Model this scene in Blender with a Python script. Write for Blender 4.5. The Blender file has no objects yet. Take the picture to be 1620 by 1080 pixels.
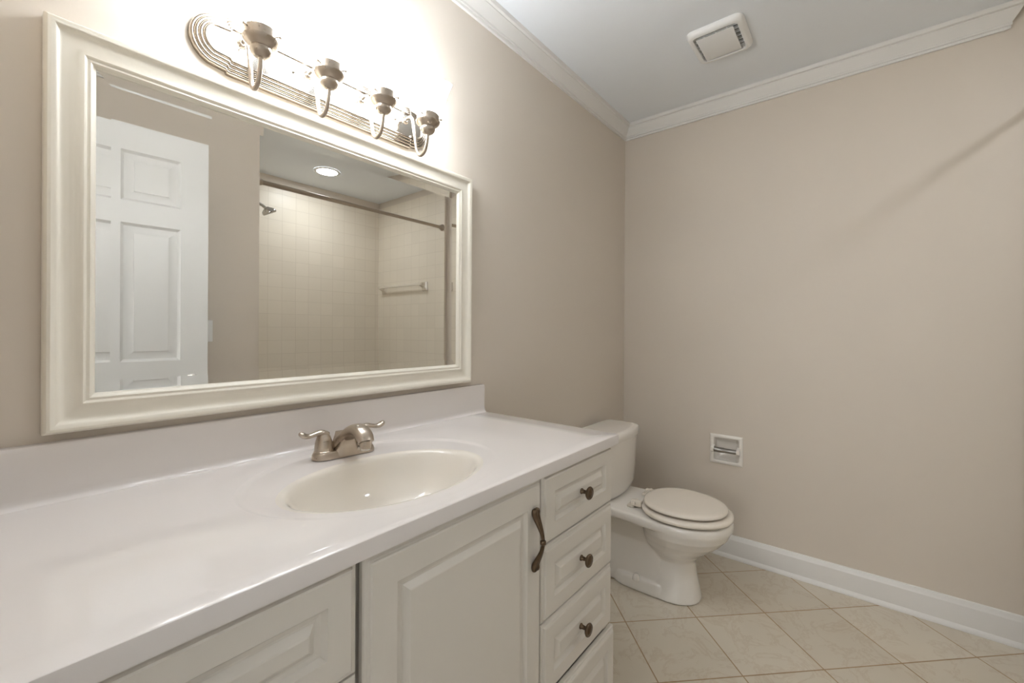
import bpy, bmesh, math, random
from mathutils import Vector, Matrix
random.seed(4)
D = bpy.data
COL = bpy.context.scene.collection
SC = bpy.context.scene
PI = math.pi

# ------------------------------------------------------------------ camera
F_PX, CY, YAW, PITCH, ROLL = 675.28, 523.86, 0.6841, -0.0015, -0.0061
cam = D.cameras.new('camera'); cam.sensor_width = 36.0
cam.lens = F_PX / 1620 * 36.0
cam.shift_y = -(540 - CY) / 1620
cam.clip_start = 0.01
co = D.objects.new('camera', cam); COL.objects.link(co)
fw = Vector((math.cos(YAW)*math.cos(PITCH), math.sin(YAW)*math.cos(PITCH), math.sin(PITCH)))
rt = Vector((math.sin(YAW), -math.cos(YAW), 0))
up = rt.cross(fw)
r2 = rt*math.cos(ROLL) - up*math.sin(ROLL)
u2 = rt*math.sin(ROLL) + up*math.cos(ROLL)
m = Matrix((r2, u2, -fw)).transposed().to_4x4()
m.translation = Vector((0, -1.113, 1.171))
co.matrix_world = m
SC.camera = co

# ------------------------------------------------------------------ world, exposure
w = D.worlds.new('world'); SC.world = w; w.use_nodes = True
w.node_tree.nodes['Background'].inputs[0].default_value = (1.0, 0.95, 0.9, 1)
w.node_tree.nodes['Background'].inputs[1].default_value = 0.25
SC.view_settings.view_transform = 'Standard'
SC.view_settings.look = 'None'
SC.view_settings.gamma = 1.0
SC.view_settings.use_curve_mapping = False
SC.view_settings.exposure = 0.44
BULB_W = 3.0      # emission strength of the vanity bulbs
SHADE_W = 25.5      # emission strength of their lit frosted glass
FILL_W = 5.9      # glow of the fill-light pane added in the unseen hall
CAN_W = 84.0        # recessed lamp over the tub

# ------------------------------------------------------------------ materials
def srgb(r, g, b):
    f = lambda c: (c/255/12.92 if c/255 <= 0.04045 else ((c/255+0.055)/1.055)**2.4)
    return (f(r), f(g), f(b), 1)

def mat(name, col, rough=0.5, metal=0.0, noise=0.0, nscale=8.0, bump=0.0, bscale=60.0, coat=0.0, spec=0.5):
    m = D.materials.new(name); m.use_nodes = True
    nt = m.node_tree; n = nt.nodes; b = n['Principled BSDF']
    b.inputs['Base Color'].default_value = col
    b.inputs['Roughness'].default_value = rough
    b.inputs['Metallic'].default_value = metal
    b.inputs['Coat Weight'].default_value = coat
    b.inputs['Specular IOR Level'].default_value = spec
    tc = n.new('ShaderNodeTexCoord')
    if noise:
        t = n.new('ShaderNodeTexNoise'); t.inputs['Scale'].default_value = nscale; t.inputs['Detail'].default_value = 4
        nt.links.new(tc.outputs['Object'], t.inputs['Vector'])
        mx = n.new('ShaderNodeMix'); mx.data_type = 'RGBA'
        mx.inputs['A'].default_value = tuple(c*(1-noise) for c in col[:3])+(1,)
        mx.inputs['B'].default_value = tuple(min(1, c*(1+noise)) for c in col[:3])+(1,)
        nt.links.new(t.outputs['Fac'], mx.inputs['Factor'])
        nt.links.new(mx.outputs['Result'], b.inputs['Base Color'])
    if bump:
        t2 = n.new('ShaderNodeTexNoise'); t2.inputs['Scale'].default_value = bscale; t2.inputs['Detail'].default_value = 3
        nt.links.new(tc.outputs['Object'], t2.inputs['Vector'])
        bp = n.new('ShaderNodeBump'); bp.inputs['Strength'].default_value = bump; bp.inputs['Distance'].default_value = 0.002
        nt.links.new(t2.outputs['Fac'], bp.inputs['Height'])
        nt.links.new(bp.outputs['Normal'], b.inputs['Normal'])
    return m

def emis(name, col, s):
    m = D.materials.new(name); m.use_nodes = True
    b = m.node_tree.nodes['Principled BSDF']
    b.inputs['Base Color'].default_value = (.8, .8, .8, 1)
    b.inputs['Emission Color'].default_value = col
    b.inputs['Emission Strength'].default_value = s
    return m

def wood_brush(name, col, rough, metal, axis_scale=(2, 200, 200), amt=.15):
    """brushed finish: noise stretched along one axis drives roughness"""
    m = mat(name, col, rough, metal)
    nt = m.node_tree; n = nt.nodes; b = n['Principled BSDF']
    tc = [x for x in n if x.bl_idname == 'ShaderNodeTexCoord'][0]
    mp = n.new('ShaderNodeMapping'); mp.inputs['Scale'].default_value = axis_scale
    t = n.new('ShaderNodeTexNoise'); t.inputs['Scale'].default_value = 3
    mr = n.new('ShaderNodeMapRange'); mr.inputs['To Min'].default_value = rough-amt; mr.inputs['To Max'].default_value = rough+amt
    nt.links.new(tc.outputs['Object'], mp.inputs['Vector']); nt.links.new(mp.outputs['Vector'], t.inputs['Vector'])
    nt.links.new(t.outputs['Fac'], mr.inputs['Value']); nt.links.new(mr.outputs['Result'], b.inputs['Roughness'])
    return m

M_WALL = mat('wall_paint', srgb(221, 210, 196), .55, noise=.012, nscale=5, bump=.06, bscale=160)
M_CEIL = mat('ceiling_paint', srgb(245, 248, 251), .75, bump=.04, bscale=120)
M_TRIM = mat('white_trim_paint', srgb(236, 233, 228), .35)
M_FRAME = mat('cream_frame_paint', srgb(241, 234, 219), .33, noise=.015, nscale=14)
M_CAB = mat('cabinet_paint', srgb(226, 219, 208), .33, noise=.008, nscale=6)
M_TOP = mat('cultured_marble', srgb(233, 226, 221), .07, noise=.006, nscale=3, coat=.3)
M_BASIN = mat('cultured_marble_basin', srgb(236, 228, 216), .08, noise=.005, nscale=3, coat=.3)
M_NICK = wood_brush('brushed_nickel', srgb(186, 174, 160), .30, 1.0, (3, 120, 120), .07)
M_NICKP = wood_brush('nickel_plate_finish', srgb(168, 157, 144), .19, 1.0, (120, 3, 120), .05)
M_POL = mat('polished_nickel', srgb(225, 220, 213), .14, 1.0)
M_CHROME = mat('chrome', srgb(205, 203, 200), .12, 1.0)
M_ROLL = mat('satin_chrome', srgb(150, 147, 142), .28, 1.0)
M_BRONZE = mat('antique_bronze', srgb(104, 88, 72), .33, 1.0, noise=.35, nscale=120)
M_PORC = mat('white_porcelain', srgb(243, 237, 228), .08, coat=.4)
M_CERAM = mat('cream_ceramic', srgb(232, 222, 206), .15)
M_SEAT = mat('bone_plastic', srgb(241, 231, 217), .16)
M_DOOR = mat('door_paint', srgb(230, 229, 226), .4)
M_DARK = mat('dark_void', srgb(26, 24, 22), .8)
M_PLAST = mat('white_plastic', srgb(247, 246, 243), .4)
M_MIRROR = mat('mirror_silver', (.80, .795, .77, 1), .0, 1.0)
M_BULB = emis('lit_bulb', (.885, .94, 1.0, 1), BULB_W)
M_SHADE = emis('lit_frosted_glass', (.885, .94, 1.0, 1), SHADE_W)
M_FILL = emis('glowing_fill_pane', (.97, .96, .95, 1), FILL_W)  # emission of the added fill pane, not real daylight
M_CAN = emis('lit_recessed_lens', (.885, .94, 1.0, 1), CAN_W)
M_GROUT = mat('caulk', srgb(205, 190, 170), .8)
M_TUB = mat('tub_enamel', srgb(236, 232, 225), .12)

def floor_mat():
    m = D.materials.new('marbled_floor_tile'); m.use_nodes = True
    nt = m.node_tree; n = nt.nodes; b = n['Principled BSDF']; L = nt.links.new
    tc = n.new('ShaderNodeTexCoord'); mp = n.new('ShaderNodeMapping')
    mp.inputs['Rotation'].default_value = (0, 0, PI/4); mp.inputs['Location'].default_value = (.0765, .0232, 0)
    L(tc.outputs['Object'], mp.inputs['Vector'])
    br = n.new('ShaderNodeTexBrick'); br.offset = 0; br.squash = 1
    br.inputs['Scale'].default_value = 1; br.inputs['Brick Width'].default_value = .30; br.inputs['Row Height'].default_value = .30
    br.inputs['Mortar Size'].default_value = .0024; br.inputs['Mortar Smooth'].default_value = .1
    br.inputs['Color1'].default_value = srgb(222, 212, 194); br.inputs['Color2'].default_value = srgb(216, 206, 188)
    br.inputs['Mortar'].default_value = srgb(172, 146, 112)
    L(mp.outputs['Vector'], br.inputs['Vector'])
    nz = n.new('ShaderNodeTexNoise'); nz.inputs['Scale'].default_value = 6.5; nz.inputs['Detail'].default_value = 12; nz.inputs['Roughness'].default_value = .68; nz.inputs['Distortion'].default_value = .7
    L(tc.outputs['Object'], nz.inputs['Vector'])
    cr = n.new('ShaderNodeValToRGB')
    e = cr.color_ramp.elements
    e[0].position = .465; e[0].color = (1, 1, 1, 1); e[1].position = .535; e[1].color = (1, 1, 1, 1)
    v = cr.color_ramp.elements.new(.50); v.color = (.86, .80, .74, 1)
    L(nz.outputs['Fac'], cr.inputs['Fac'])
    nz2 = n.new('ShaderNodeTexNoise'); nz2.inputs['Scale'].default_value = 3.1; nz2.inputs['Detail'].default_value = 3
    L(tc.outputs['Object'], nz2.inputs['Vector'])
    cr2 = n.new('ShaderNodeValToRGB'); cr2.color_ramp.elements[0].position = .35; cr2.color_ramp.elements[0].color = (.955, .945, .93, 1)
    cr2.color_ramp.elements[1].position = .7; cr2.color_ramp.elements[1].color = (1, 1, 1, 1)
    L(nz2.outputs['Fac'], cr2.inputs['Fac'])
    mxv = n.new('ShaderNodeMix'); mxv.data_type = 'RGBA'; mxv.blend_type = 'MULTIPLY'; mxv.inputs['Factor'].default_value = .55
    L(br.outputs['Color'], mxv.inputs['A']); L(cr.outputs['Color'], mxv.inputs['B'])
    mx2 = n.new('ShaderNodeMix'); mx2.data_type = 'RGBA'; mx2.blend_type = 'MULTIPLY'; mx2.inputs['Factor'].default_value = 1
    L(mxv.outputs['Result'], mx2.inputs['A']); L(cr2.outputs['Color'], mx2.inputs['B'])
    L(mx2.outputs['Result'], b.inputs['Base Color'])
    mr = n.new('ShaderNodeMapRange'); mr.inputs['To Min'].default_value = .16; mr.inputs['To Max'].default_value = .8
    L(br.outputs['Fac'], mr.inputs['Value']); L(mr.outputs['Result'], b.inputs['Roughness'])
    bp = n.new('ShaderNodeBump'); bp.invert = True; bp.inputs['Strength'].default_value = .5; bp.inputs['Distance'].default_value = .002
    L(br.outputs['Fac'], bp.inputs['Height']); L(bp.outputs['Normal'], b.inputs['Normal'])
    return m
M_FLOOR = floor_mat()

def tile_mat():
    m = D.materials.new('cream_wall_tile'); m.use_nodes = True
    nt = m.node_tree; n = nt.nodes; b = n['Principled BSDF']; L = nt.links.new
    uv = n.new('ShaderNodeUVMap')
    br = n.new('ShaderNodeTexBrick'); br.offset = 0
    br.inputs['Scale'].default_value = 1; br.inputs['Brick Width'].default_value = .108; br.inputs['Row Height'].default_value = .108
    br.inputs['Mortar Size'].default_value = .0016; br.inputs['Mortar Smooth'].default_value = .2
    br.inputs['Color1'].default_value = srgb(236, 226, 209); br.inputs['Color2'].default_value = srgb(232, 222, 205)
    br.inputs['Mortar'].default_value = srgb(218, 207, 189)
    L(uv.outputs['UV'], br.inputs['Vector']); L(br.outputs['Color'], b.inputs['Base Color'])
    b.inputs['Roughness'].default_value = .38
    bp = n.new('ShaderNodeBump'); bp.invert = True; bp.inputs['Strength'].default_value = .35; bp.inputs['Distance'].default_value = .0015
    L(br.outputs['Fac'], bp.inputs['Height']); L(bp.outputs['Normal'], b.inputs['Normal'])
    return m
M_TILE = tile_mat()

# ------------------------------------------------------------------ mesh helpers
def link(name, bm, material, parent=None, smooth=None, normals=True):
    if normals: bmesh.ops.recalc_face_normals(bm, faces=bm.faces)
    me = D.meshes.new(name); bm.to_mesh(me); bm.free()
    o = D.objects.new(name, me); COL.objects.link(o)
    if material: me.materials.append(material)
    if parent: o.parent = parent
    if smooth is not None:
        me.polygons.foreach_set('use_smooth', [True]*len(me.polygons))
        me.set_sharp_from_angle(angle=math.radians(smooth))
    return o

def thing(name, label, cat, loc=(0, 0, 0), group=None):
    o = D.objects.new(name, None); COL.objects.link(o); o.empty_display_size = .05
    o.location = loc; o['label'] = label; o['category'] = cat
    if group: o['group'] = group
    return o

def tag(o, label, cat, group=None):
    o['label'] = label; o['category'] = cat
    if group: o['group'] = group
    return o

def struct(name, bm, m, parent=None, smooth=None):
    o = link(name, bm, m, parent, smooth)
    if parent is None: o['kind'] = 'structure'
    return o

def local(o, root):
    """keep a mesh modelled in room coordinates where it is under a placed root"""
    o.parent = root
    o.matrix_parent_inverse = Matrix.Identity(4)
    o.data.transform(Matrix.Translation(-Vector(root.location)))
    return o

def box(bm, x0, x1, y0, y1, z0, z1, bev=0, seg=2):
    r = bmesh.ops.create_cube(bm, size=1)
    vs = r['verts']
    for v in vs:
        v.co = Vector((x0 if v.co.x < 0 else x1, y0 if v.co.y < 0 else y1, z0 if v.co.z < 0 else z1))
    if bev:
        es = {e for v in vs for e in v.link_edges}
        bmesh.ops.bevel(bm, geom=list(es), offset=bev, segments=seg, profile=.5, affect='EDGES', clamp_overlap=True)
    return vs

def loft(bm, secs, cap0=True, cap1=True, closed=True):
    rows = [[bm.verts.new(p) for p in s] for s in secs]
    n = len(rows[0])
    for a, b in zip(rows, rows[1:]):
        for i in range(n if closed else n-1):
            j = (i+1) % n
            try: bm.faces.new((a[i], a[j], b[j], b[i]))
            except ValueError: pass
    if cap0: bm.faces.new(rows[0])
    if cap1: bm.faces.new(rows[-1])
    return rows

def lathe(bm, prof, center=(0, 0, 0), axis='Z', n=32, cap=True):
    c = Vector(center); secs = []
    for r, h in prof:
        ring = []
        for i in range(n):
            t = 2*PI*i/n; a, b = r*math.cos(t), r*math.sin(t)
            ring.append(c + (Vector((a, b, h)) if axis == 'Z' else Vector((h, a, b)) if axis == 'X' else Vector((a, h, b))))
        secs.append(ring)
    return loft(bm, secs, cap, cap)

def smooth_path(pts, sub=6):
    """Catmull-Rom through points (vectors of any length)"""
    P = [Vector(p) for p in pts]; out = []
    for i in range(len(P)-1):
        p0 = P[max(i-1, 0)]; p1 = P[i]; p2 = P[i+1]; p3 = P[min(i+2, len(P)-1)]
        for k in range(sub):
            t = k/sub
            out.append(0.5*((2*p1) + (p2-p0)*t + (2*p0-5*p1+4*p2-p3)*t*t + (3*p1-p0-3*p2+p3)*t**3))
    out.append(P[-1]); return out

def tube(bm, pts, rad, n=12, flat=1.0, ref=(1, 0, 0), cap=True):
    """sweep; rad is a number or one per point, flat squeezes the second axis; rounded-over ends"""
    P = [Vector(p) for p in pts]
    R = rad if isinstance(rad, (list, tuple)) else [rad]*len(P)
    secs = []; ref = Vector(ref)
    for i, p in enumerate(P):
        t = (P[min(i+1, len(P)-1)] - P[max(i-1, 0)]).normalized()
        a = ref - t*ref.dot(t)
        if a.length < 1e-4: a = t.orthogonal()
        a.normalize(); b = t.cross(a)
        secs.append([p + a*R[i]*math.cos(2*PI*k/n) + b*R[i]*flat*math.sin(2*PI*k/n) for k in range(n)])
    return loft(bm, secs, cap, cap)

def rrect(cx, cy, z, hx, hy, r, n=6):
    r = min(r, hx-1e-5, hy-1e-5); out = []
    for sx, sy, a0 in ((1, 1, 0), (-1, 1, PI/2), (-1, -1, PI), (1, -1, 3*PI/2)):
        for i in range(n+1):
            a = a0 + PI/2*i/n
            out.append(Vector((cx+sx*(hx-r)+r*math.cos(a), cy+sy*(hy-r)+r*math.sin(a), z)))
    return out

def egg(xc, yc, z, w, lf, lb, n=48, p=2.0):
    """outline with its tip towards -y (front length lf, back length lb)"""
    out = []
    for i in range(n):
        t = 2*PI*i/n; s, c = math.sin(t), math.cos(t)
        q = 2/p
        out.append(Vector((xc + w*math.copysign(abs(c)**q, c), yc + (lb if s > 0 else lf)*math.copysign(abs(s)**q, s), z)))
    return out

def panel(bm, x0, x1, z0, z1, yb, prof, face=-1, back=True):
    """front of nested rectangles in the xz plane: prof = [(inset, height in front of yb)]"""
    secs = []
    for ins, h in prof:
        y = yb + face*h
        secs.append([Vector((x0+ins, y, z0+ins)), Vector((x1-ins, y, z0+ins)), Vector((x1-ins, y, z1-ins)), Vector((x0+ins, y, z1-ins))])
    return loft(bm, secs, back, True)

def prism_x(bm, prof, x0, x1):          # prof: list of (y,z)
    loft(bm, [[Vector((x0, y, z)) for y, z in prof], [Vector((x1, y, z)) for y, z in prof]])

# ------------------------------------------------------------------ room
XL, XR = -0.06, 2.445          # left (doorway) wall, far wall
YP = -1.60                     # partition beside the tub
AX0, AX1, AYB = 0.985, 2.41, -2.57   # tub alcove
ZC = 2.405
T = .10

bm = bmesh.new(); box(bm, -3.0, XR+T, AYB-T, T, -.08, 0); struct('floor', bm, M_FLOOR)
bm = bmesh.new(); box(bm, -3.0, XR+T, AYB-T, T, ZC, ZC+.08); struct('ceiling', bm, M_CEIL)
bm = bmesh.new(); box(bm, XL-T, XR+T, 0, T, 0, ZC); struct('wall_back', bm, M_WALL)
# far wall with the niche of the paper holder cut out
TY0, TY1, TZ0, TZ1 = -.634, -.512, .494, .614
bm = bmesh.new()
for y0, y1, z0, z1 in ((YP-.02, TY0, 0, ZC), (TY1, 0, 0, ZC), (TY0, TY1, 0, TZ0), (TY0, TY1, TZ1, ZC)):
    box(bm, XR, XR+T, y0, y1, z0, z1)
bmesh.ops.remove_doubles(bm, verts=bm.verts, dist=1e-5)
struct('wall_right', bm, M_WALL)
# left wall with the doorway the camera stands in
DY0, DY1 = -1.40, -.66
bm = bmesh.new()
box(bm, XL-T, XL, DY1, 0, 0, ZC); box(bm, XL-T, XL, YP, DY0, 0, ZC); box(bm, XL-T, XL, DY0, DY1, 2.06, ZC)
struct('wall_left', bm, M_WALL)
bm = bmesh.new(); box(bm, XL-T, AX0, YP-T, YP, 0, ZC); struct('wall_partition', bm, M_WALL)
# the hall beyond the doorway
bm = bmesh.new(); box(bm, -3.0, XL-T, YP-T, YP, 0, ZC); struct('wall_hall_front', bm, M_CEIL)
bm = bmesh.new(); box(bm, -3.0, XL-T, 0, T, 0, ZC); struct('wall_hall_back', bm, M_CEIL)
WY0, WY1, WZ0, WZ1 = -1.42, -.30, .85, 2.15  # opening for the added fill-light window
bm = bmesh.new()
for y0, y1, z0, z1 in ((YP-T, WY0, 0, ZC), (WY1, T, 0, ZC), (WY0, WY1, 0, WZ0), (WY0, WY1, WZ1, ZC)): box(bm, -3.1, -3.0, y0, y1, z0, z1)
struct('wall_hall_left', bm, M_CEIL)
bm = bmesh.new(); fill_sash = [(WY0, WY0+.05, WZ0, WZ1), (WY1-.05, WY1, WZ0, WZ1), (WY0+.05, WY1-.05, WZ0, WZ0+.05), (WY0+.05, WY1-.05, WZ1-.05, WZ1), (WY0+.05, WY1-.05, 1.48, 1.52)]
for y0, y1, z0, z1 in fill_sash: box(bm, -3.09, -3.03, y0, y1, z0, z1)
fill_win = struct('fill_window_1', bm, M_TRIM)  # window added out of view to send soft fill light through the doorway
bm = bmesh.new(); box(bm, -3.075, -3.065, WY0+.04, WY1-.04, WZ0+.04, WZ1-.04); link('fill_pane', bm, M_FILL, fill_win)  # glowing pane added as the fill source
# tub alcove: painted backing walls with tile up to a strip under the ceiling
bm = bmesh.new(); box(bm, AX0-T, XR+T, AYB-T, AYB-.01, 0, ZC); struct('wall_alcove_back', bm, M_WALL)
bm = bmesh.new(); box(bm, AX1+.01, XR+T, AYB-.01, YP-.02, 0, ZC); struct('wall_alcove_right', bm, M_WALL)
bm = bmesh.new(); box(bm, AX0-T, AX0-.01, AYB-.01, YP-T, 0, ZC); struct('wall_alcove_left', bm, M_WALL)
def tile_slab(name, x0, x1, y0, y1, z0, z1):
    bm = bmesh.new(); box(bm, x0, x1, y0, y1, z0, z1)
    uv = bm.loops.layers.uv.new('UVMap')
    bm.normal_update()
    for f in bm.faces:
        for l in f.loops:
            c = l.vert.co
            l[uv].uv = (c.y, c.z) if abs(f.normal.x) > .5 else (c.x, c.z) if abs(f.normal.y) > .5 else (c.x, c.y)
    return struct(name, bm, M_TILE)
tile_slab('wall_alcove_back_tile', AX0-.01, AX1+.01, AYB-.01, AYB, 0, 2.345)
tile_slab('wall_alcove_right_tile', AX1, AX1+.01, AYB, YP-.012, 0, 2.345)
tile_slab('wall_alcove_left_tile', AX0-.01, AX0, AYB, YP-T, 0, 2.345)

# crown moulding: (out from wall, down from ceiling)
CR = [(0, .082), (.010, .082), (.011, .074), (.008, .071), (.013, .069), (.014, .062), (.012, .060),
      (.018, .052), (.028, .038), (.034, .027), (.038, .022), (.038, .018), (.048, .016), (.050, .010), (.050, 0), (0, 0)]
def crown(name, sec):
    """sec(o,d) -> list of two points, start and end of the run for one profile point"""
    bm = bmesh.new()
    a = [sec(o, d)[0] for o, d in CR]; b = [sec(o, d)[1] for o, d in CR]
    loft(bm, [a, b]); return struct(name, bm, M_TRIM, None, 25)
crown('trim_1', lambda o, d: (Vector((XL+o, -o, ZC-d)), Vector((XR-o, -o, ZC-d))))
crown('trim_2', lambda o, d: (Vector((XR-o, -o, ZC-d)), Vector((XR-o, -1.538-o, ZC-d))))
crown('trim_3', lambda o, d: (Vector((XL+o, YP+o, ZC-d)), Vector((XL+o, -o, ZC-d))))
crown('trim_4', lambda o, d: (Vector((XL+o, YP+o, ZC-d)), Vector((AX0-.06-o, YP+o, ZC-d))))
# baseboards with shoe moulding
BB = [(0, 0), (.022, 0), (.022, .006), (.019, .014), (.014, .019), (.013, .020), (.013, .094), (.012, .098), (.009, .103), (.008, .112), (.006, .116), (0, .118)]
bm = bmesh.new(); loft(bm, [[Vector((XR-o, 0, z)) for o, z in BB], [Vector((XR-o, YP-.012, z)) for o, z in BB]]); struct('baseboard_right', bm, M_TRIM, None, 30)
bm = bmesh.new(); loft(bm, [[Vector((1.162, -o, z)) for o, z in BB], [Vector((XR-o, -o, z)) for o, z in BB]]); struct('baseboard_back', bm, M_TRIM, None, 30)
bm = bmesh.new(); loft(bm, [[Vector((XL, YP+o, z)) for o, z in BB], [Vector((AX0, YP+o, z)) for o, z in BB]]); struct('baseboard_partition', bm, M_TRIM, None, 30)
# casing of the doorway
bm = bmesh.new()
box(bm, XL-T-.012, XL-.0005, DY1, DY1+.012, 0, 2.06); box(bm, XL-T-.012, XL-.0005, DY0-.012, DY0, 0, 2.06); box(bm, XL-T-.012, XL-.0005, DY0-.012, DY1+.012, 2.06, 2.072)
box(bm, XL-T-.014, XL-T, DY1+.01, DY1+.07, 0, 2.13, .003); box(bm, XL-T-.014, XL-T, DY0-.07, DY0-.01, 0, 2.13, .003); box(bm, XL-T-.014, XL-T, DY0-.07, DY1+.07, 2.07, 2.13, .003)
struct('trim_5', bm, M_TRIM)

# ------------------------------------------------------------------ six panel door standing open beside the partition
dr = D.objects.new('door_1', None); COL.objects.link(dr); dr['kind'] = 'structure'; dr.empty_display_size = .05
DW, DZ0, DZ1, DT = .712, .012, 2.045, .035
cols = [(.105, .305), (.402, .607)]
rows = [(.24, .835), (1.027, 1.622), (1.717, 1.932)]
bm = bmesh.new()
xs = sorted({0, DW, *[v for c in cols for v in c]}); zs = sorted({DZ0, DZ1, *[v for r in rows for v in r]})
PP = [(0, 0), (.003, -.0035), (.008, -.0085), (.011, -.0105), (.018, -.0110), (.043, -.0042), (.0435, -.0012), (.045, -.0010)]
for face in (1, -1):
    y = DT/2*face
    for i in range(len(xs)-1):
        for j in range(len(zs)-1):
            x0, x1, z0, z1 = xs[i], xs[i+1], zs[j], zs[j+1]
            if (x0, x1) in cols and (z0, z1) in rows:
                panel(bm, x0, x1, z0, z1, y, PP, face, False)
            else:
                bm.faces.new([bm.verts.new(p) for p in ((x0, y, z0), (x1, y, z0), (x1, y, z1), (x0, y, z1))])
for a, b in (((0, DZ0), (0, DZ1)), ((DW, DZ0), (DW, DZ1)), ((0, DZ0), (DW, DZ0)), ((0, DZ1), (DW, DZ1))):
    bm.faces.new([bm.verts.new(p) for p in ((a[0], -DT/2, a[1]), (b[0], -DT/2, b[1]), (b[0], DT/2, b[1]), (a[0], DT/2, a[1]))])
bmesh.ops.remove_doubles(bm, verts=bm.verts, dist=1e-5)
slab = link('door_slab', bm, M_DOOR, dr, 20)
for s in (1, -1):
    bm = bmesh.new()
    lathe(bm, [(.031, s*.0005), (.031, s*.005), (.026, s*.009), (.012, s*.011), (.011, s*.030), (.020, s*.036), (.027, s*.046), (.027, s*.056), (.020, s*.063), (.006, s*.066)], (DW-.062, s*DT/2, .93), 'Y')
    link('door_knob', bm, M_POL, slab, 40)
for z in (.25, 1.03, 1.82):
    bm = bmesh.new(); lathe(bm, [(.006, -.045), (.006, .045)], (-.002, DT/2+.004, z), 'Z', 12); box(bm, 0, .03, DT/2-.0005, DT/2+.002, z-.044, z+.044)
    link('hinge', bm, M_CHROME, slab, 40)
dr.location = (-.05, -1.372, 0); dr.rotation_euler = (0, 0, math.radians(2.6))

# switch on the partition
t = thing('light_switch', 'white wall switch plate half hidden behind the open door edge', 'light switch', (.722, YP, 1.16))
bm = bmesh.new(); box(bm, -.036, .036, 0, .006, -.058, .058, .003); link('switch_plate', bm, M_PLAST, t, 30)
bm = bmesh.new(); box(bm, -.005, .005, .0055, .014, -.010, .012, .002); link('toggle', bm, M_PLAST, t, 30)

# ------------------------------------------------------------------ vanity cabinet
CX0, CX1 = -.055, 1.160
FY = -.535                       # carcass face, door fronts stand in front of it
ZT = .8385
vc = thing('vanity_cabinet', 'long white vanity cabinet with raised panel drawers under the countertop', 'cabinet', (.55, -.27, 0))
bm = bmesh.new()
for x0, x1 in ((CX0, CX0+.018), (CX1-.020, CX1-.002)): box(bm, x0, x1, FY, -.002, .10, ZT-.001)
for x0, x1 in ((.325, .365), (.785, .822)): box(bm, x0, x1, FY+.008, FY+.026, .10, ZT-.001)
box(bm, CX0, CX1-.002, FY, -.002, .10, .118); box(bm, CX0, CX1-.002, -.014, -.002, .10, ZT-.001)
box(bm, CX0+.001, CX1-.003, FY+.007, FY+.020, ZT-.040, ZT-.0012); box(bm, CX0, CX1-.002, -.47, -.45, 0, .10); box(bm, CX1-.020, CX1-.002, -.47, -.002, 0, .10)
local(link('cabinet_body', bm, M_CAB), vc)
FP = [(0, 0), (0, .009), (.002, .0115), (.007, .0122), (.0085, .0140), (.0095, .0165), (.012, .0180)]
INN = [(.000, 0), (.0025, -.0042), (.006, -.0080), (.0125, -.0092), (.0155, -.0088), (.0245, -.0012), (.0265, -.0002), (.028, -.0002)]
def front(name, x0, x1, z0, z1, frame, y=FY, m=M_CAB):
    prof = FP + [(frame+a, .018+h) for a, h in INN]
    bm = bmesh.new(); panel(bm, x0, x1, z0, z1, y, prof)
    return local(link(name, bm, m, None, 12), vc)
def knob(parent, x, y, z):
    bm = bmesh.new()
    lathe(bm, [(.0075, 0), (.0075, -.002), (.0055, -.004), (.0048, -.012), (.006, -.016), (.0135, -.019), (.0165, -.022), (.0168, -.0245), (.0150, -.027), (.0118, -.0272), (.0112, -.0265), (.009, -.0285), (.004, -.0295)], (x, y, z), 'Y')
    k = link('knob', bm, M_BRONZE, None, 40); local(k, vc); k.parent = parent
    return k
DRW = [(.6725, .8370), (.4935, .6685), (.3165, .4895), (.112, .3115)]
for i, (z0, z1) in enumerate(DRW):
    y = FY - (.010 if i == 3 else .0002)
    d = front('drawer', .806, CX1, z0, z1, .046, y)
    knob(d, .977, y-.018, (z0+z1)/2)
    if i == 3:
        bm = bmesh.new(); box(bm, .83, 1.135, FY-.009, FY-.001, z0+.02, z1-.03); b_ = local(link('drawer_box', bm, M_CAB), vc); b_.parent = d
for z0, z1 in DRW:
    d = front('drawer', CX0+.003, .3395, z0, z1, .046, FY-.0002)
    knob(d, (CX0+.3395)/2, FY-.018, (z0+z1)/2)
do = front('door', .3505, .8015, .112, .8325, .056, FY-.0002)
# twisted two strand pull on the door
hx, hy = .767, FY-.018
bm = bmesh.new()
for s in (1, -1):
    pts = []; rad = []
    for i in range(41):
        u = -1 + 2*i/40
        a = abs(u)
        out =   .006 + .0200*max(0, math.cos(min(1, a/.80)*PI/2))**1.25 if a < .80 else .006
        spread = .0052*max(0, (a-.18)/.82)**.75 if a > .18 else 0
        spread *= 1 - .55*max(0, (a-.86)/.14)**2
        r = .0042 + .0024*max(0, (a-.30)/.55) if a < .85 else .0066
        if a > .9: r *= math.sqrt(max(.05, 1-((a-.9)/.1)**2*.92))
        pts.append((hx + s*spread*(1 if u > 0 else -1), hy-out, .7085+u*.070)); rad.append(r)
    tube(bm, pts, rad, 12)
tube(bm, [(hx, hy-.026, .7085-.005), (hx, hy-.026, .7085-.003), (hx, hy-.026, .7085+.003), (hx, hy-.026, .7085+.005)], [.0048, .0066, .0066, .0048], 16)
for z in (.7085-.055, .7085+.055):
    lathe(bm, [(.0045, .001), (.0045, -.008)], (hx, hy, z), 'Y', 12)
h = link('pull_handle', bm, M_BRONZE, None, 50); local(h, vc); h.parent = do

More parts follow.
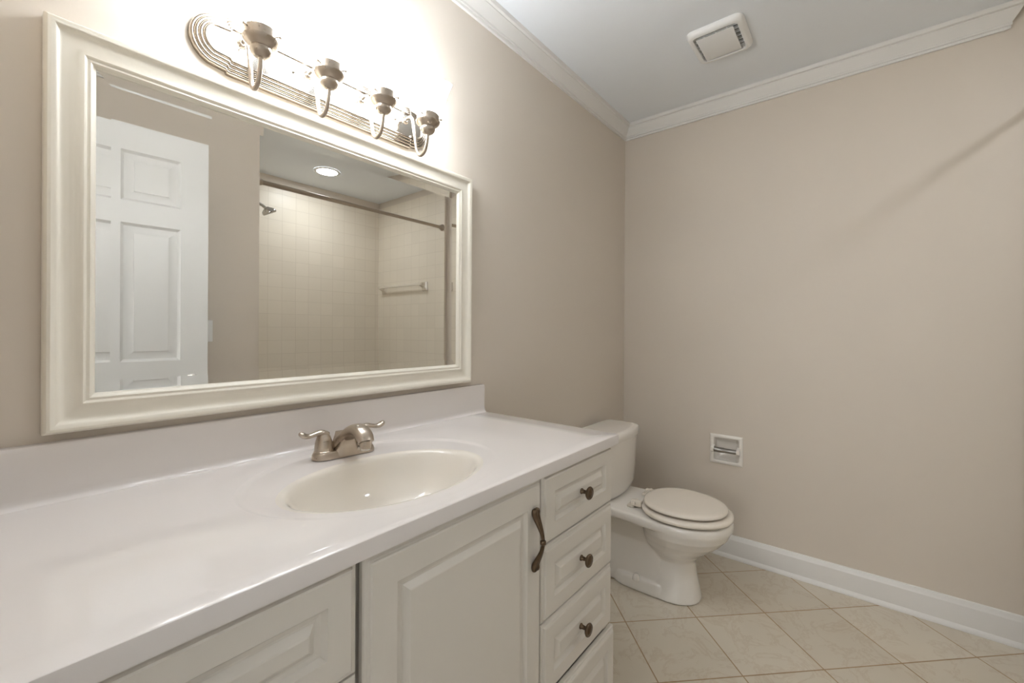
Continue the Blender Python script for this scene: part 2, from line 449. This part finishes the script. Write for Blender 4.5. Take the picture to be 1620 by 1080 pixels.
# ------------------------------------------------------------------ vanity top with integral basin
vt = thing('countertop', 'white cultured marble countertop with oval basin and backsplash', 'countertop', (.55, -.27, .84))
X0, X1, Y0, Y1 = XL+.001, 1.182, -.560, -.001
ZK = .867
BCX, BCY, BA, BB_ = .545, -.342, .208, .146        # bowl
OCX, OCY, OA, OB = .552, -.300, .283, .231         # shallow dished ring
NS = 160
def ell(cx, cy, a, b, t): return (cx + a*math.cos(t), cy + b*math.sin(t))
def to_rect(cx, cy, t, x0, x1, y0, y1):
    dx, dy = math.cos(t), math.sin(t)
    k = min([((x1-cx)/dx if dx > 1e-9 else (x0-cx)/dx if dx < -1e-9 else 1e9), ((y1-cy)/dy if dy > 1e-9 else (y0-cy)/dy if dy < -1e-9 else 1e9)])
    return (cx+dx*k, cy+dy*k)
angs = [2*PI*i/NS for i in range(NS)]
def corner_angs(x0, x1, y0, y1): return [math.atan2(y-OCY, x-OCX) % (2*PI) for x in (x0, x1) for y in (y0, y1)]
for ca in corner_angs(X0, X1, Y0, Y1):
    k = min(range(len(angs)), key=lambda i: abs(angs[i]-ca)); angs[k] = ca
angs.sort()
bm = bmesh.new()
def rect_ring(z, ins):
    out = []
    for t in angs:
        x, y = to_rect(OCX, OCY, t, X0, X1, Y0, Y1)
        if ins:
            x = min(max(x, X0), X1-ins); y = max(y, Y0+ins)
        out.append(Vector((x, y, z)))
    return out
def o_ring(k, z): return [Vector((*ell(OCX, OCY, OA*k, OB*k, t), z)) for t in angs]
# ellipse rings use the polar angle so that rows line up with the rectangle
def polar_ell(k):
    out = []
    for t in angs:
        r = 1/math.sqrt((math.cos(t)/(OA*k))**2 + (math.sin(t)/(OB*k))**2)
        out.append((OCX+r*math.cos(t), OCY+r*math.sin(t)))
    return out
e12 = polar_ell(1.0)
def mixr(a, b, f): return [(p[0]+(q[0]-p[0])*f, p[1]+(q[1]-p[1])*f) for p, q in zip(a, b)]
secs = [[Vector((x, y, ZT)) for x, y in e12], rect_ring(ZT, .0), rect_ring(ZT+.003, 0), rect_ring(ZK-.004, 0), rect_ring(ZK-.0015, .0008), rect_ring(ZK, .003)]
R3 = [(v.x, v.y) for v in secs[-1]]
for f in (.25, .6, 1.0):
    secs.append([Vector((x, y, ZK)) for x, y in mixr(R3, e12, f)])
# dished ring: a soft step that is deepest at the back and runs out towards the front edge
pa = [math.atan2((y-OCY)/OB, (x-OCX)/OA) for x, y in e12]
DEP = [.0048*(.06+.94*min(1, max(0, (math.sin(t)+.75)/1.1))) for t in pa]
def oring(k, f): return [Vector((OCX+OA*k*math.cos(t), OCY+OB*k*math.sin(t), ZK-d*f)) for t, d in zip(pa, DEP)]
def bowl_ring(k, dz, f=1.0): return [Vector((BCX + BA*k*math.cos(t), BCY + BB_*k*math.sin(t), ZK+dz-d*f)) for t, d in zip(pa, DEP)]
for k, f in ((.992, .10), (.98, .40), (.966, .76), (.95, .94), (.935, 1.0)): secs.append(oring(k, f))
o9, b1 = secs[-1], bowl_ring(1.09, 0)
for f in (.35, .7, 1.0): secs.append([p.lerp(q, f) for p, q in zip(o9, b1)])
loft(bm, secs, False, False)
local(link('countertop_slab', bm, M_TOP, None, 35), vt)
bm = bmesh.new()
secs = [bowl_ring(1.09, 0), bowl_ring(1.07, -.0002)]
for k, z in ((1.05, -.0008), (1.03, -.0020), (1.012, -.0042), (.995, -.0078), (.978, -.0132), (.955, -.022), (.93, -.032), (.89, -.047), (.84, -.062), (.77, -.079), (.68, -.095), (.56, -.109), (.42, -.119), (.28, -.1245), (.16, -.127), (.11, -.1282)):
    secs.append([v + Vector((0, .03*max(0, 1-k), 0)) for v in bowl_ring(k, z, max(0, (k-.7)/.3) if k < 1 else 1)])
loft(bm, secs, False, True)
bs = link('basin', bm, M_BASIN, None, 80); local(bs, vt)
bs['label'] = 'oval integral sink bowl'
bm = bmesh.new(); lathe(bm, [(.022, ZK-.1282), (.0225, ZK-.1255), (.019, ZK-.1245), (.016, ZK-.1265), (.015, ZK-.123), (.008, ZK-.1215), (.002, ZK-.1212)], (BCX, BCY+.027, 0), 'Z', 28)
dn = link('drain', bm, M_NICK, None, 40); local(dn, vt); dn.parent = bs
# backsplash with a coved foot and rounded top edge
bm = bmesh.new()
pr = [(-.001, ZK-.01), (-.001, .969), (-.0165, .969), (-.0190, .968), (-.0205, .9655), (-.0210, .962), (-.0212, ZK+.016), (-.0225, ZK+.008), (-.0260, ZK+.003), (-.0330, ZK+.0002), (-.0330, ZK-.01)]
prism_x(bm, pr, X0, X1-.004)
bmesh.ops.bevel(bm, geom=[e for e in bm.edges if all(v.co.x > X1-.01 and v.co.z > ZK-.005 for v in e.verts)], offset=.0022, segments=2, profile=.5, affect='EDGES')
local(link('backsplash', bm, M_TOP, None, 35), vt)

# ------------------------------------------------------------------ faucet
FZ = ZK-.0033; FX, FYc = .556, -.126
fc = thing('faucet', 'brushed nickel two handle faucet behind the oval basin', 'faucet', (FX, FYc, FZ))
bm = bmesh.new()
loft(bm, [rrect(0, 0, z, a, b, b, 10) for z, a, b in ((0, .0755, .0265), (.003, .0765, .0272), (.010, .0745, .0255), (.014, .0725, .0240), (.0165, .0695, .0215), (.0172, .064, .017))])
link('base_plate', bm, M_NICK, fc, 35)
# spout: broad foot rising into an arched nose
bm = bmesh.new()
SP = [  # y, z, half width, half thickness (perp), tilt
    (.012, .008, .046, .010), (.006, .020, .0390, .0115), (-.008, .036, .0295, .0125), (-.028, .0530, .0230, .0125), (-.052, .0670, .0198, .013),
    (-.076, .0735, .0192, .0138), (-.098, .0715, .0192, .0148), (-.114, .0635, .0190, .0150), (-.122, .0525, .0178, .0142)]
pth = smooth_path([Vector(p) for p in SP], 5) if False else None
def cr4(P, sub):
    out = []
    for i in range(len(P)-1):
        p0, p1, p2, p3 = P[max(i-1, 0)], P[i], P[i+1], P[min(i+2, len(P)-1)]
        for k in range(sub):
            t = k/sub
            out.append(tuple(.5*(2*b + (c-a)*t + (2*a-5*b+4*c-d)*t*t + (3*b-a-3*c+d)*t**3) for a, b, c, d in zip(p0, p1, p2, p3)))
    out.append(P[-1]); return out
S = cr4(SP, 4); secs = []
for i, (y, z, hw, ht) in enumerate(S):
    a, b = S[max(i-1, 0)], S[min(i+1, len(S)-1)]
    t = Vector((0, b[0]-a[0], b[1]-a[1])).normalized(); nrm = Vector((0, -t.z, t.y))
    ring = []
    for k in range(28):
        th = 2*PI*k/28; c, s = math.cos(th), math.sin(th)
        p_ = 2/2.5
        ring.append(Vector((hw*math.copysign(abs(c)**p_, c), y, z)) + nrm*ht*math.copysign(abs(s)**p_, s))
    secs.append(ring)
loft(bm, secs)
# skirt under the spout that runs down to the base plate
loft(bm, [[Vector((sx*hw, y, z)) for sx, y, z in ((-1, .018, z), (-1, yf_+.006, z), (-.75, yf_, z), (.75, yf_, z), (1, yf_+.006, z), (1, .018, z))] for z, hw, yf_ in ((.004, .030, -.0268), (.014, .0285, -.0262), (.022, .025, -.0262), (.034, .0205, -.0285), (.046, .0165, -.0345), (.056, .0140, -.0440))])
lathe(bm, [(.0115, .056), (.0128, .0445), (.0122, .0425), (.0120, .039), (.0095, .038)], (0, -.1185, 0), 'Z', 24)
link('spout', bm, M_NICK, fc, 45)
bm = bmesh.new(); lathe(bm, [(.0105, .0395), (.0105, .035), (.0085, .034)], (0, -.1185, 0), 'Z', 24); link('aerator', bm, M_CHROME, fc, 40)
def handle(x, ang):
    bm = bmesh.new()
    lathe(bm, [(.0222, .0165), (.0222, .0185), (.0208, .0195), (.0210, .021), (.0205, .030), (.0188, .040), (.0160, .049), (.0125, .0555), (.0075, .060), (.003, .0615)], (x, 0, 0), 'Z', 32)
    c, s = math.cos(ang), math.sin(ang)
    pts = []; rd = []
    for d, z, r in cr4([(-.011, .0560, .008), (.000, .0605, .0105), (.011, .0620, .0104), (.022, .0598, .0092), (.033, .0575, .0090), (.043, .0590, .0102), (.050, .0635, .0100), (.0545, .0670, .0055)], 4):
        pts.append((x+c*d, s*d, z)); rd.append(r)
    tube(bm, pts, rd, 16, .62, (-s, c, 0))
    return link('handle', bm, M_NICK, fc, 45)
handle(-.049, PI+.02); handle(.049, -.10)
fc.rotation_euler = (0, 0, math.radians(-7))
bm = bmesh.new(); lathe(bm, [(.0028, .012), (.0028, .034), (.0045, .036), (.0045, .042), (.0030, .0435), (.0075, .0470), (.0078, .0482), (.005, .0495)], (.006, .0255, 0), 'Z', 20); link('lift_rod', bm, M_NICK, fc, 40)

# ------------------------------------------------------------------ mirror
MX0, MX1, MZ0, MZ1 = .0580, 1.1030, .9845, 1.7160
wm = thing('wall_mirror', 'large wall mirror in a wide cream frame over the vanity', 'mirror', (.5815, -.001, MZ0))
FR = [(0, 0), (0, .019), (.0015, .0245), (.005, .0285), (.0095, .0295), (.0135, .0280), (.018, .0235), (.024, .0195), (.031, .0175), (.040, .0175),
      (.0455, .0190), (.0490, .0215), (.0525, .0225), (.0555, .0212), (.0570, .0195), (.0590, .0195), (.0615, .0205), (.0640, .0190), (.0660, .0160), (.0690, .0145), (.0700, .0125), (.0700, .006)]
bm = bmesh.new()
panel(bm, MX0, MX1, MZ0, MZ1, -.001, [(a*.067/.07, h) for a, h in FR], -1, False)
bm.faces.ensure_lookup_table()
g = 0.0
loft_back = [f for f in bm.faces if len(f.verts) == 4 and f.calc_area() > .3]
bmesh.ops.delete(bm, geom=loft_back, context='FACES')
local(link('mirror_frame', bm, M_FRAME, None, 30), wm)
gx0, gx1, gz0, gz1 = MX0+.063, MX1-.063, MZ0+.063, MZ1-.063
bm = bmesh.new()
BV, BT = .0245, .00116
panel(bm, gx0, gx1, gz0, gz1, -.0125, [(0, -.005), (0, BT), (BV, 0)], -1, True)
gl = link('mirror_glass', bm, M_MIRROR, None); local(gl, wm)

# ------------------------------------------------------------------ vanity light bar
VZ = 1.8055; VX = .5860
vl = thing('vanity_light', 'brushed nickel four lamp vanity light above the framed mirror', 'wall lamp', (VX, -.001, VZ))
def plate_outline(k):
    """k = inset; bar with notched round end lobes, counter-clockwise in (x,z)"""
    hb = .0635-k; xe = .247; rl = .058-k; xc = .262
    pts = []
    for s in (1, -1):
        x1 = xe - k*.25
        side = []
        side.append((s*x1, -s*hb))
        side.append((s*(x1+.004), -s*(hb-.001)))
        z0 = rl*math.sin(math.radians(66)); 
        side.append((s*(x1+.006), -s*(hb-.006+0*k)))
        for i in range(0, 23):
            a = math.radians(-66 + 132*i/22)
            side.append((s*(xc + (rl)*math.cos(a)), s*rl*math.sin(a)))
        side.append((s*(x1+.006), s*(hb-.006)))
        side.append((s*(x1+.004), s*(hb-.001)))
        side.append((s*x1, s*hb))
        pts += side
    return pts
def psec(k, h): return [Vector((x, -h, z)) for x, z in plate_outline(k)]
bm = bmesh.new()
ridge = [(0, 0), (0, .006)]
for q in range(4):                                   # four rounded flutes that step up towards the middle
    k0, h0 = .0002+.0073*q, .0062+.0036*q
    ridge += [(k0+.0073*(.5-.5*math.cos(math.radians(a))), h0+.0052*math.sin(math.radians(a))**.8 + .0036*a/180) for a in (12, 35, 60, 90, 120, 145, 163)] + [(k0+.0073, h0+.0026)]
ridge += [(.0300, .0185)]
loft(bm, [psec(k, h) for k, h in ridge], True, False)
link('back_plate', bm, M_NICKP, vl, 40)
bm = bmesh.new(); loft(bm, [psec(.0299, .0175), psec(.0300, .0186), psec(.0312, .0188)], True, True)
link('centre_panel', bm, M_POL, vl, 30)
for x in (.19, -.11):
    bm = bmesh.new(); lathe(bm, [(.0042, -.0185), (.0042, -.022), (.002, -.0245)], (x, 0, .004), 'Y', 16)
    link('plate_screw', bm, M_NICK, vl, 40)
lx = [-.2235, -.0735, .0765, .2265]
LY = -.126
protos = {}
for i, x in enumerate(lx):
    if i == 0:
        bm = bmesh.new()
        path = smooth_path([(0, -.017, .012), (0, -.030, .0155), (0, -.043, .0155), (0, -.053, .006), (0, -.060, -.020), (0, -.068, -.060), (0, -.075, -.093), (0, -.086, -.111), (0, -.099, -.114), (0, -.113, -.106), (0, -.122, -.085), (0, LY, -.062), (0, LY, -.050)], 5)
        tube(bm, path, .0048, 14)
        lathe(bm, [(.0105, -.017), (.0105, -.020), (.007, -.0235), (.005, -.026)], (0, 0, .012), 'Y', 20)
        arm = link('lamp_arm', bm, M_NICK, vl, 50)
        bm = bmesh.new()
        lathe(bm, [(.006, -.061), (.010, -.0605), (.0165, -.056), (.0205, -.050), (.0215, -.044), (.0200, -.0405), (.0225, -.0385), (.0300, -.033), (.0345, -.027), (.0352, -.0245), (.0335, -.0235), (.0318, -.0230), (.0318, -.0050), (.0300, -.0040), (.0290, -.0060), (.0290, -.020), (.004, -.022)], (0, LY, 0), 'Z', 40)
        cup = link('lamp_holder', bm, M_NICK, arm, 35)
        screws = []
        for a in (-40, 80, 200):
            ca, sa = math.cos(math.radians(a)), math.sin(math.radians(a))
            bm = bmesh.new(); p = lambda d: (ca*d, LY+sa*d, -.0135)
            tube(bm, [p(.030), p(.036), p(.0361), p(.0410), p(.0412)], [.0016, .0016, .0034, .0034, .0025], 12, 1, (0, 0, 1))
            screws.append(link('thumb_screw', bm, M_NICK, cup, 40))
        bm = bmesh.new()
        secs = []
        for h, z in ((.0180, -.0150), (.0215, -.0110), (.0240, -.0040), (.0290, .0030), (.0345, .022), (.0395, .046), (.0450, .068), (.0512, .0880), (.0500, .0886), (.0482, .0870), (.0420, .066), (.0365, .046), (.0315, .022), (.0260, .005)):
            secs.append(rrect(0, LY, z, h, h, .012 if z < -.001 else .006, 4))
        loft(bm, secs, True, True)
        sh = link('glass_shade', bm, M_SHADE, arm, 30)
        bm = bmesh.new()
        lathe(bm, [(.010, .0035), (.0115, .012), (.014, .022), (.022, .036), (.0265, .050), (.024, .064), (.014, .0735), (.003, .0765)], (0, LY, 0), 'Z', 24)
        bl = link('light_bulb', bm, M_BULB, arm, 60)
        arm.location.x = x
        kids = [sh, bl]
    else:
        a2 = arm.copy(); COL.objects.link(a2); a2.parent = vl; a2.location.x = x
        c2 = cup.copy(); COL.objects.link(c2); c2.parent = a2
        for k in kids:
            q = k.copy(); COL.objects.link(q); q.parent = a2
# thumb screws are merged into the holder so that the tree stays thing > arm > piece
def join_into(dst, srcs):
    bm = bmesh.new(); bm.from_mesh(dst.data)
    for s in srcs: bm.from_mesh(s.data)
    bm.to_mesh(dst.data); bm.free()
    for s in srcs: D.objects.remove(s)
    dst.data.polygons.foreach_set('use_smooth', [True]*len(dst.data.polygons)); dst.data.set_sharp_from_angle(angle=math.radians(35))
join_into(cup, screws)

# ------------------------------------------------------------------ toilet
TX = 1.960
tl = thing('toilet', 'white two piece toilet with closed lid between vanity and far wall', 'toilet', (TX, -.36, 0))
def apply_mods(o, mods):
    for kind, kw in mods:
        md = o.modifiers.new(kind, kind)
        for k, v in kw.items(): setattr(md, k, v)
    dg = bpy.context.evaluated_depsgraph_get()
    me = D.meshes.new_from_object(o.evaluated_get(dg))
    old = o.data; o.modifiers.clear(); o.data = me; me.name = old.name
    if not me.materials: me.materials.append(old.materials[0])
    D.meshes.remove(old)
bm = bmesh.new()
loft(bm, [egg(TX, yc, z, w_, lf, lb, 56) for z, w_, yc, lf, lb in (
    (.366, .178, -.497, .203, .165), (.362, .184, -.497, .209, .170), (.345, .187, -.497, .211, .172), (.330, .185, -.497, .208, .170), (.300, .176, -.494, .197, .165),
    (.265, .156, -.486, .176, .155), (.230, .128, -.474, .148, .14), (.200, .100, -.464, .122, .12), (.172, .078, -.458, .104, .11), (.155, .070, -.456, .098, .10))])
loft(bm, [egg(TX, yc, z, w_, lf, lb, 56, p) for z, w_, yc, lf, lb, p in (
    (.22, .070, -.456, .096, .09, 2.2), (.17, .072, -.455, .100, .09, 2.2), (.10, .084, -.452, .113, .10, 2.2), (.04, .098, -.450, .127, .11, 2.2), (.012, .106, -.449, .133, .12, 2.2), (.003, .107, -.449, .134, .12, 2.2))])
loft(bm, [rrect(TX, yc, z, hx, hy, .06, 8) for z, hx, yc, hy in ((.004, .088, -.30, .16), (.10, .086, -.29, .17), (.22, .088, -.27, .18), (.30, .105, -.24, .19), (.345, .135, -.22, .18))])
loft(bm, [rrect(TX, -.345, z, hx, hy, .085, 10) for z, hx, hy in ((.003, .109, .155), (.012, .110, .155), (.046, .105, .150), (.054, .102, .147), (.058, .096, .141))])
def rim(z, i):
    out = []
    for k in range(49):
        t = PI + PI*k/48; out.append(Vector((TX+(.187-i)*math.cos(t), -.497+(.211-i)*math.sin(t), z)))
    for y, w_ in ((-.44, .186), (-.38, .181), (-.30, .174), (-.20, .168), (-.10, .163), (-.065, .160), (-.050, .153), (-.042, .138)): out.append(Vector((TX+w_-i, y, z)))
    return out + [Vector((2*TX-p.x, p.y, z)) for p in reversed(out[49:])]
loft(bm, [rim(z, i) for z, i in ((.322, .020), (.328, .006), (.336, .001), (.350, 0), (.360, .002), (.365, .006), (.367, .012))])
body = link('bowl', bm, M_PORC)
apply_mods(body, [('REMESH', dict(mode='VOXEL', voxel_size=.0035)), ('SMOOTH', dict(factor=.5, iterations=2))])
body.data.polygons.foreach_set('use_smooth', [True]*len(body.data.polygons))
local(body, tl)
for s in (-1, 1):
    bm = bmesh.new(); lathe(bm, [(.0165, 0), (.0165, .008), (.0145, .018), (.0092, .025), (.002, .0275)], (TX+s*.100, -.332, .046), 'Z', 24)
    local(link('bolt_cap', bm, M_PORC, None, 50), tl)
# tank
TXK = 1.960
def bowed(z, hx, yb, yf, r, bow, n=8):
    """tank section: straight back at yb, front bowed out to yf-bow in the middle"""
    pts = rrect(TXK, (yb+yf)/2, z, hx, (yb-yf)/2, r, n); out = []
    # subdivide the straight front run so the bow shows
    k = len(pts)
    for i, p in enumerate(pts):
        q = pts[(i+1) % k]
        out.append(p)
        if i == 3*(n+1)-1:
            for j in range(1, 10): out.append(p.lerp(q, j/10))
    mid = (yb+yf)/2
    for p in out:
        if p.y < mid: p.y -= bow*max(0, 1-((p.x-TXK)/hx)**2)*((mid-p.y)/(mid-yf))
    return out
bm = bmesh.new()
loft(bm, [bowed(*a) for a in ((.366, .150, -.055, -.165, .045, .030), (.372, .180, -.045, -.180, .05, .032), (.385, .203, -.036, -.188, .05, .032), (.41, .214, -.032, -.192, .045, .032), (.50, .219, -.030, -.195, .040, .032), (.645, .224, -.028, -.198, .036, .032))])
local(link('tank', bm, M_PORC, None, 40), tl)
bm = bmesh.new()
loft(bm, [bowed(*a) for a in ((.641, .224, -.024, -.200, .036, .032), (.643, .232, -.020, -.207, .036, .033), (.660, .234, -.019, -.209, .036, .033), (.672, .2335, -.019, -.2085, .036, .033), (.680, .229, -.022, -.204, .036, .033), (.6845, .220, -.030, -.196, .034, .032), (.686, .205, -.040, -.185, .03, .031))])
local(link('tank_lid', bm, M_PORC, None, 40), tl)
# seat and lid
SY = -.497
bm = bmesh.new()
loft(bm, [egg(TX, SY, z, w_, lf, lb, 64, 2.08) for z, w_, lf, lb in ((.3735, .172, .196, .150), (.3730, .180, .204, .158), (.3770, .186, .210, .163), (.3840, .188, .212, .165), (.3900, .185, .209, .162), (.3930, .178, .202, .155), (.3940, .165, .190, .145))])
st = link('seat', bm, M_SEAT, None, 50); local(st, tl)
bm = bmesh.new()
loft(bm, [egg(TX, SY+.004, z, w_, lf, lb, 64, 2.08) for z, w_, lf, lb in ((.4030, .150, .178, .138), (.4025, .1635, .191, .150), (.4040, .1660, .1935, .1525), (.4085, .167, .1945, .153), (.4135, .165, .192, .151), (.4170, .158, .186, .145), (.4185, .14, .168, .13), (.4193, .09, .115, .085), (.4195, .03, .04, .03))])
ld = link('lid', bm, M_SEAT, None, 50); local(ld, tl); ld['label'] = 'closed bone coloured seat lid'
for sx in (-.05, .05):
    bm = bmesh.new(); lathe(bm, [(.008, .3935), (.008, .402)], (TX+sx, -.62, 0), 'Z', 12)
    b_ = link('bumper', bm, M_SEAT, None); local(b_, tl); b_.parent = ld
for s in (-1, 1):
    bm = bmesh.new()
    hx_ = TX+s*.086
    box(bm, hx_-.020, hx_+.020, -.318, -.286, .3665, .3790, .005, 3)
    box(bm, hx_-.013, hx_+.013, -.352, -.300, .3740, .4010, .006, 3)
    lathe(bm, [(.0085, -.024), (.0085, .024)], (hx_, -.318, .3900), 'X', 16)
    local(link('hinge', bm, M_SEAT, None, 40), tl)

# ------------------------------------------------------------------ paper holder set into the far wall
tp = thing('toilet_paper_holder', 'recessed cream ceramic paper holder with chrome roller on the far wall', 'paper holder', (XR, -.573, .554))
HW, HH = .0785, .0765; hw, hh = .0590, .0585
bm = bmesh.new()
def hsec(a, b, x, r): return [Vector((x, p.x, p.y)) for p in rrect(0, 0, 0, a, b, r, 5)]
loft(bm, [hsec(HW, HH, -.0005, .003), hsec(HW, HH, -.004, .003), hsec(HW-.003, HH-.003, -.008, .004), hsec(HW-.008, HH-.008, -.0095, .006), hsec(hw+.004, hh+.004, -.0095, .008), hsec(hw, hh, -.006, .010), hsec(hw-.001, hh-.001, .012, .012), hsec(hw-.006, hh-.006, .028, .018), hsec(hw-.018, hh-.018, .036, .02)], False, True)
link('holder_plate', bm, M_PORC, tp, 35)
for s in (-1, 1):
    bm = bmesh.new()
    loft(bm, [[Vector((x, s*(.060+dy), dz)) for dy, dz in ((-.0065, -.016*k), (.0085, -.016*k), (.0085, .016*k), (-.0065, .016*k))] for x, k in ((-.006, 1.25), (-.015, 1.0), (-.028, .85), (-.034, .55))])
    link('post', bm, M_PORC, tp, 30)
bm = bmesh.new(); lathe(bm, [(.006, -.056), (.0118, -.055), (.0118, .004), (.0132, .006), (.0132, .0545), (.006, .056)], (-.022, 0, -.0005), 'Y', 24)
link('roller', bm, M_ROLL, tp, 40)

# ------------------------------------------------------------------ ceiling fan grille
vn = thing('exhaust_fan', 'square white exhaust fan cover with a dark slotted rim on the ceiling', 'exhaust fan', (1.944, -.648, ZC))
A, B = .121, .108
def vsec(a, b, z, r): return rrect(0, 0, z, a, b, r, 6)
bm = bmesh.new()
loft(bm, [vsec(A, B, -.0005, .03), vsec(A, B, -.004, .03), vsec(A-.004, B-.004, -.014, .03), vsec(A-.010, B-.010, -.020, .028), vsec(A-.016, B-.016, -.0225, .026), vsec(A-.022, B-.022, -.0225, .02), vsec(A-.0245, B-.0245, -.021, .016), vsec(A-.027, B-.027, -.004, .012)], False, False)
link('grille_frame', bm, M_PLAST, vn, 30)
bm = bmesh.new(); box(bm, -A+.024, A-.024, -B+.024, B-.024, -.0035, -.001); link('fan_cavity', bm, M_DARK, vn)
bm = bmesh.new(); box(bm, -A+.040, A-.034, -B+.041, B-.035, -.0224, -.0200, .0008); link('cover_panel', bm, M_PLAST, vn, 30)
bm = bmesh.new()
for k in range(-3, 4):
    x = k*.026
    box(bm, x-.0008, x+.0008, -B+.026, B-.026, -.017, -.004)
for k in range(-1, 2):
    y = k*.044
    box(bm, -A+.026, A-.026, y-.0008, y+.0008, -.016, -.004)
link('grille_rib', bm, M_PLAST, vn)

# ------------------------------------------------------------------ tub alcove fittings
tb = thing('bathtub', 'white alcove bathtub below the tiled shower walls', 'bathtub', ((AX0+AX1)/2, -2.12, 0))
ty0, ty1 = AYB+.001, -1.67
bm = bmesh.new()
cx, cy = (AX0+AX1)/2, (ty0+ty1)/2; hx_, hy_ = (AX1-AX0)/2-.001, (ty1-ty0)/2
loft(bm, [rrect(cx, cy, z, hx_-i, hy_-i, r, 8) for z, i, r in ((0, 0, .005), (.375, 0, .005), (.392, .004, .008), (.40, .014, .02), (.40, .055, .10), (.392, .068, .11), (.25, .085, .12), (.12, .12, .13), (.10, .16, .14))])
local(link('tub_shell', bm, M_TUB, None, 35), tb)
rd = thing('shower_rod', 'brushed metal shower curtain rod spanning the tub opening', 'curtain rod', ((AX0+AX1)/2, -1.64, 2.033))
hl = (AX1-AX0)/2
bm = bmesh.new(); lathe(bm, [(.0125, -hl+.002), (.0125, .25)], (0, 0, 0), 'X', 20); lathe(bm, [(.0138, -hl+.004), (.0138, -.12), (.0125, -.118)], (0, 0, 0), 'X', 20); lathe(bm, [(.0125, .25), (.0125, hl-.002)], (0, 0, 0), 'X', 20); link('rod', bm, M_NICK, rd, 40)
for s in (-1, 1):
    bm = bmesh.new(); lathe(bm, [(.028, s*(hl-.0005)), (.028, s*(hl-.006)), (.022, s*(hl-.012)), (.018, s*(hl-.026)), (.0135, s*(hl-.030))], (0, 0, 0), 'X', 24); link('flange', bm, M_NICK, rd, 40)
shh = thing('shower_fixture', 'chrome shower head on a curved arm over the bathtub', 'shower head', (AX0, -2.12, 1.99))
bm = bmesh.new(); tube(bm, smooth_path([(.001, 0, .045), (.06, 0, .050), (.14, 0, .052), (.20, 0, .040), (.235, 0, .020)], 5), .010, 14, 1, (0, 1, 0)); link('shower_arm', bm, M_CHROME, shh, 50)
bm = bmesh.new(); lathe(bm, [(.030, .0005), (.029, .005), (.020, .012), (.011, .014)], (0, 0, .045), 'X', 24); link('wall_flange', bm, M_CHROME, shh, 40)
bm = bmesh.new(); lathe(bm, [(.010, .034), (.016, .028), (.030, .020), (.042, .010), (.046, .000), (.046, -.010), (.042, -.015), (.030, -.016)], (0, 0, 0), 'Z', 28)
sph = link('spray_head', bm, M_CHROME, shh, 40); sph.location = (.252, 0, .002); sph.rotation_euler = (0, math.radians(-28), 0)
tr = thing('towel_bar', 'cream ceramic towel bar on the tiled end wall of the tub', 'towel bar', (AX1, -2.16, 1.565))
bm = bmesh.new(); box(bm, -.062, -.042, -.325, .325, -.004, .016, .003); link('bar', bm, M_CERAM, tr, 30)
for s in (-1, 1):
    bm = bmesh.new()
    loft(bm, [[Vector((-x, s*.300+dy, dz)) for dy, dz in ((-h, z0), (h, z0), (h, z1), (-h, z1))] for x, h, z0, z1 in ((.0005, .034, -.050, .028), (.008, .032, -.048, .026), (.020, .020, -.022, .022), (.050, .016, -.010, .021), (.066, .013, -.006, .019))])
    link('post', bm, M_CERAM, tr, 30)
rl_ = thing('recessed_light', 'lit round recessed light in the ceiling above the bathtub', 'ceiling light', (1.668, -2.145, ZC))
bm = bmesh.new(); lathe(bm, [(.098, -.0005), (.097, -.004), (.090, -.007), (.077, -.0075), (.074, -.005)], (0, 0, 0), 'Z', 40, False); link('trim_ring', bm, M_PLAST, rl_, 40)
bm = bmesh.new(); lathe(bm, [(.0755, -.0015), (.0755, -.0045)], (0, 0, 0), 'Z', 40); link('lens', bm, M_CAN, rl_, 40)
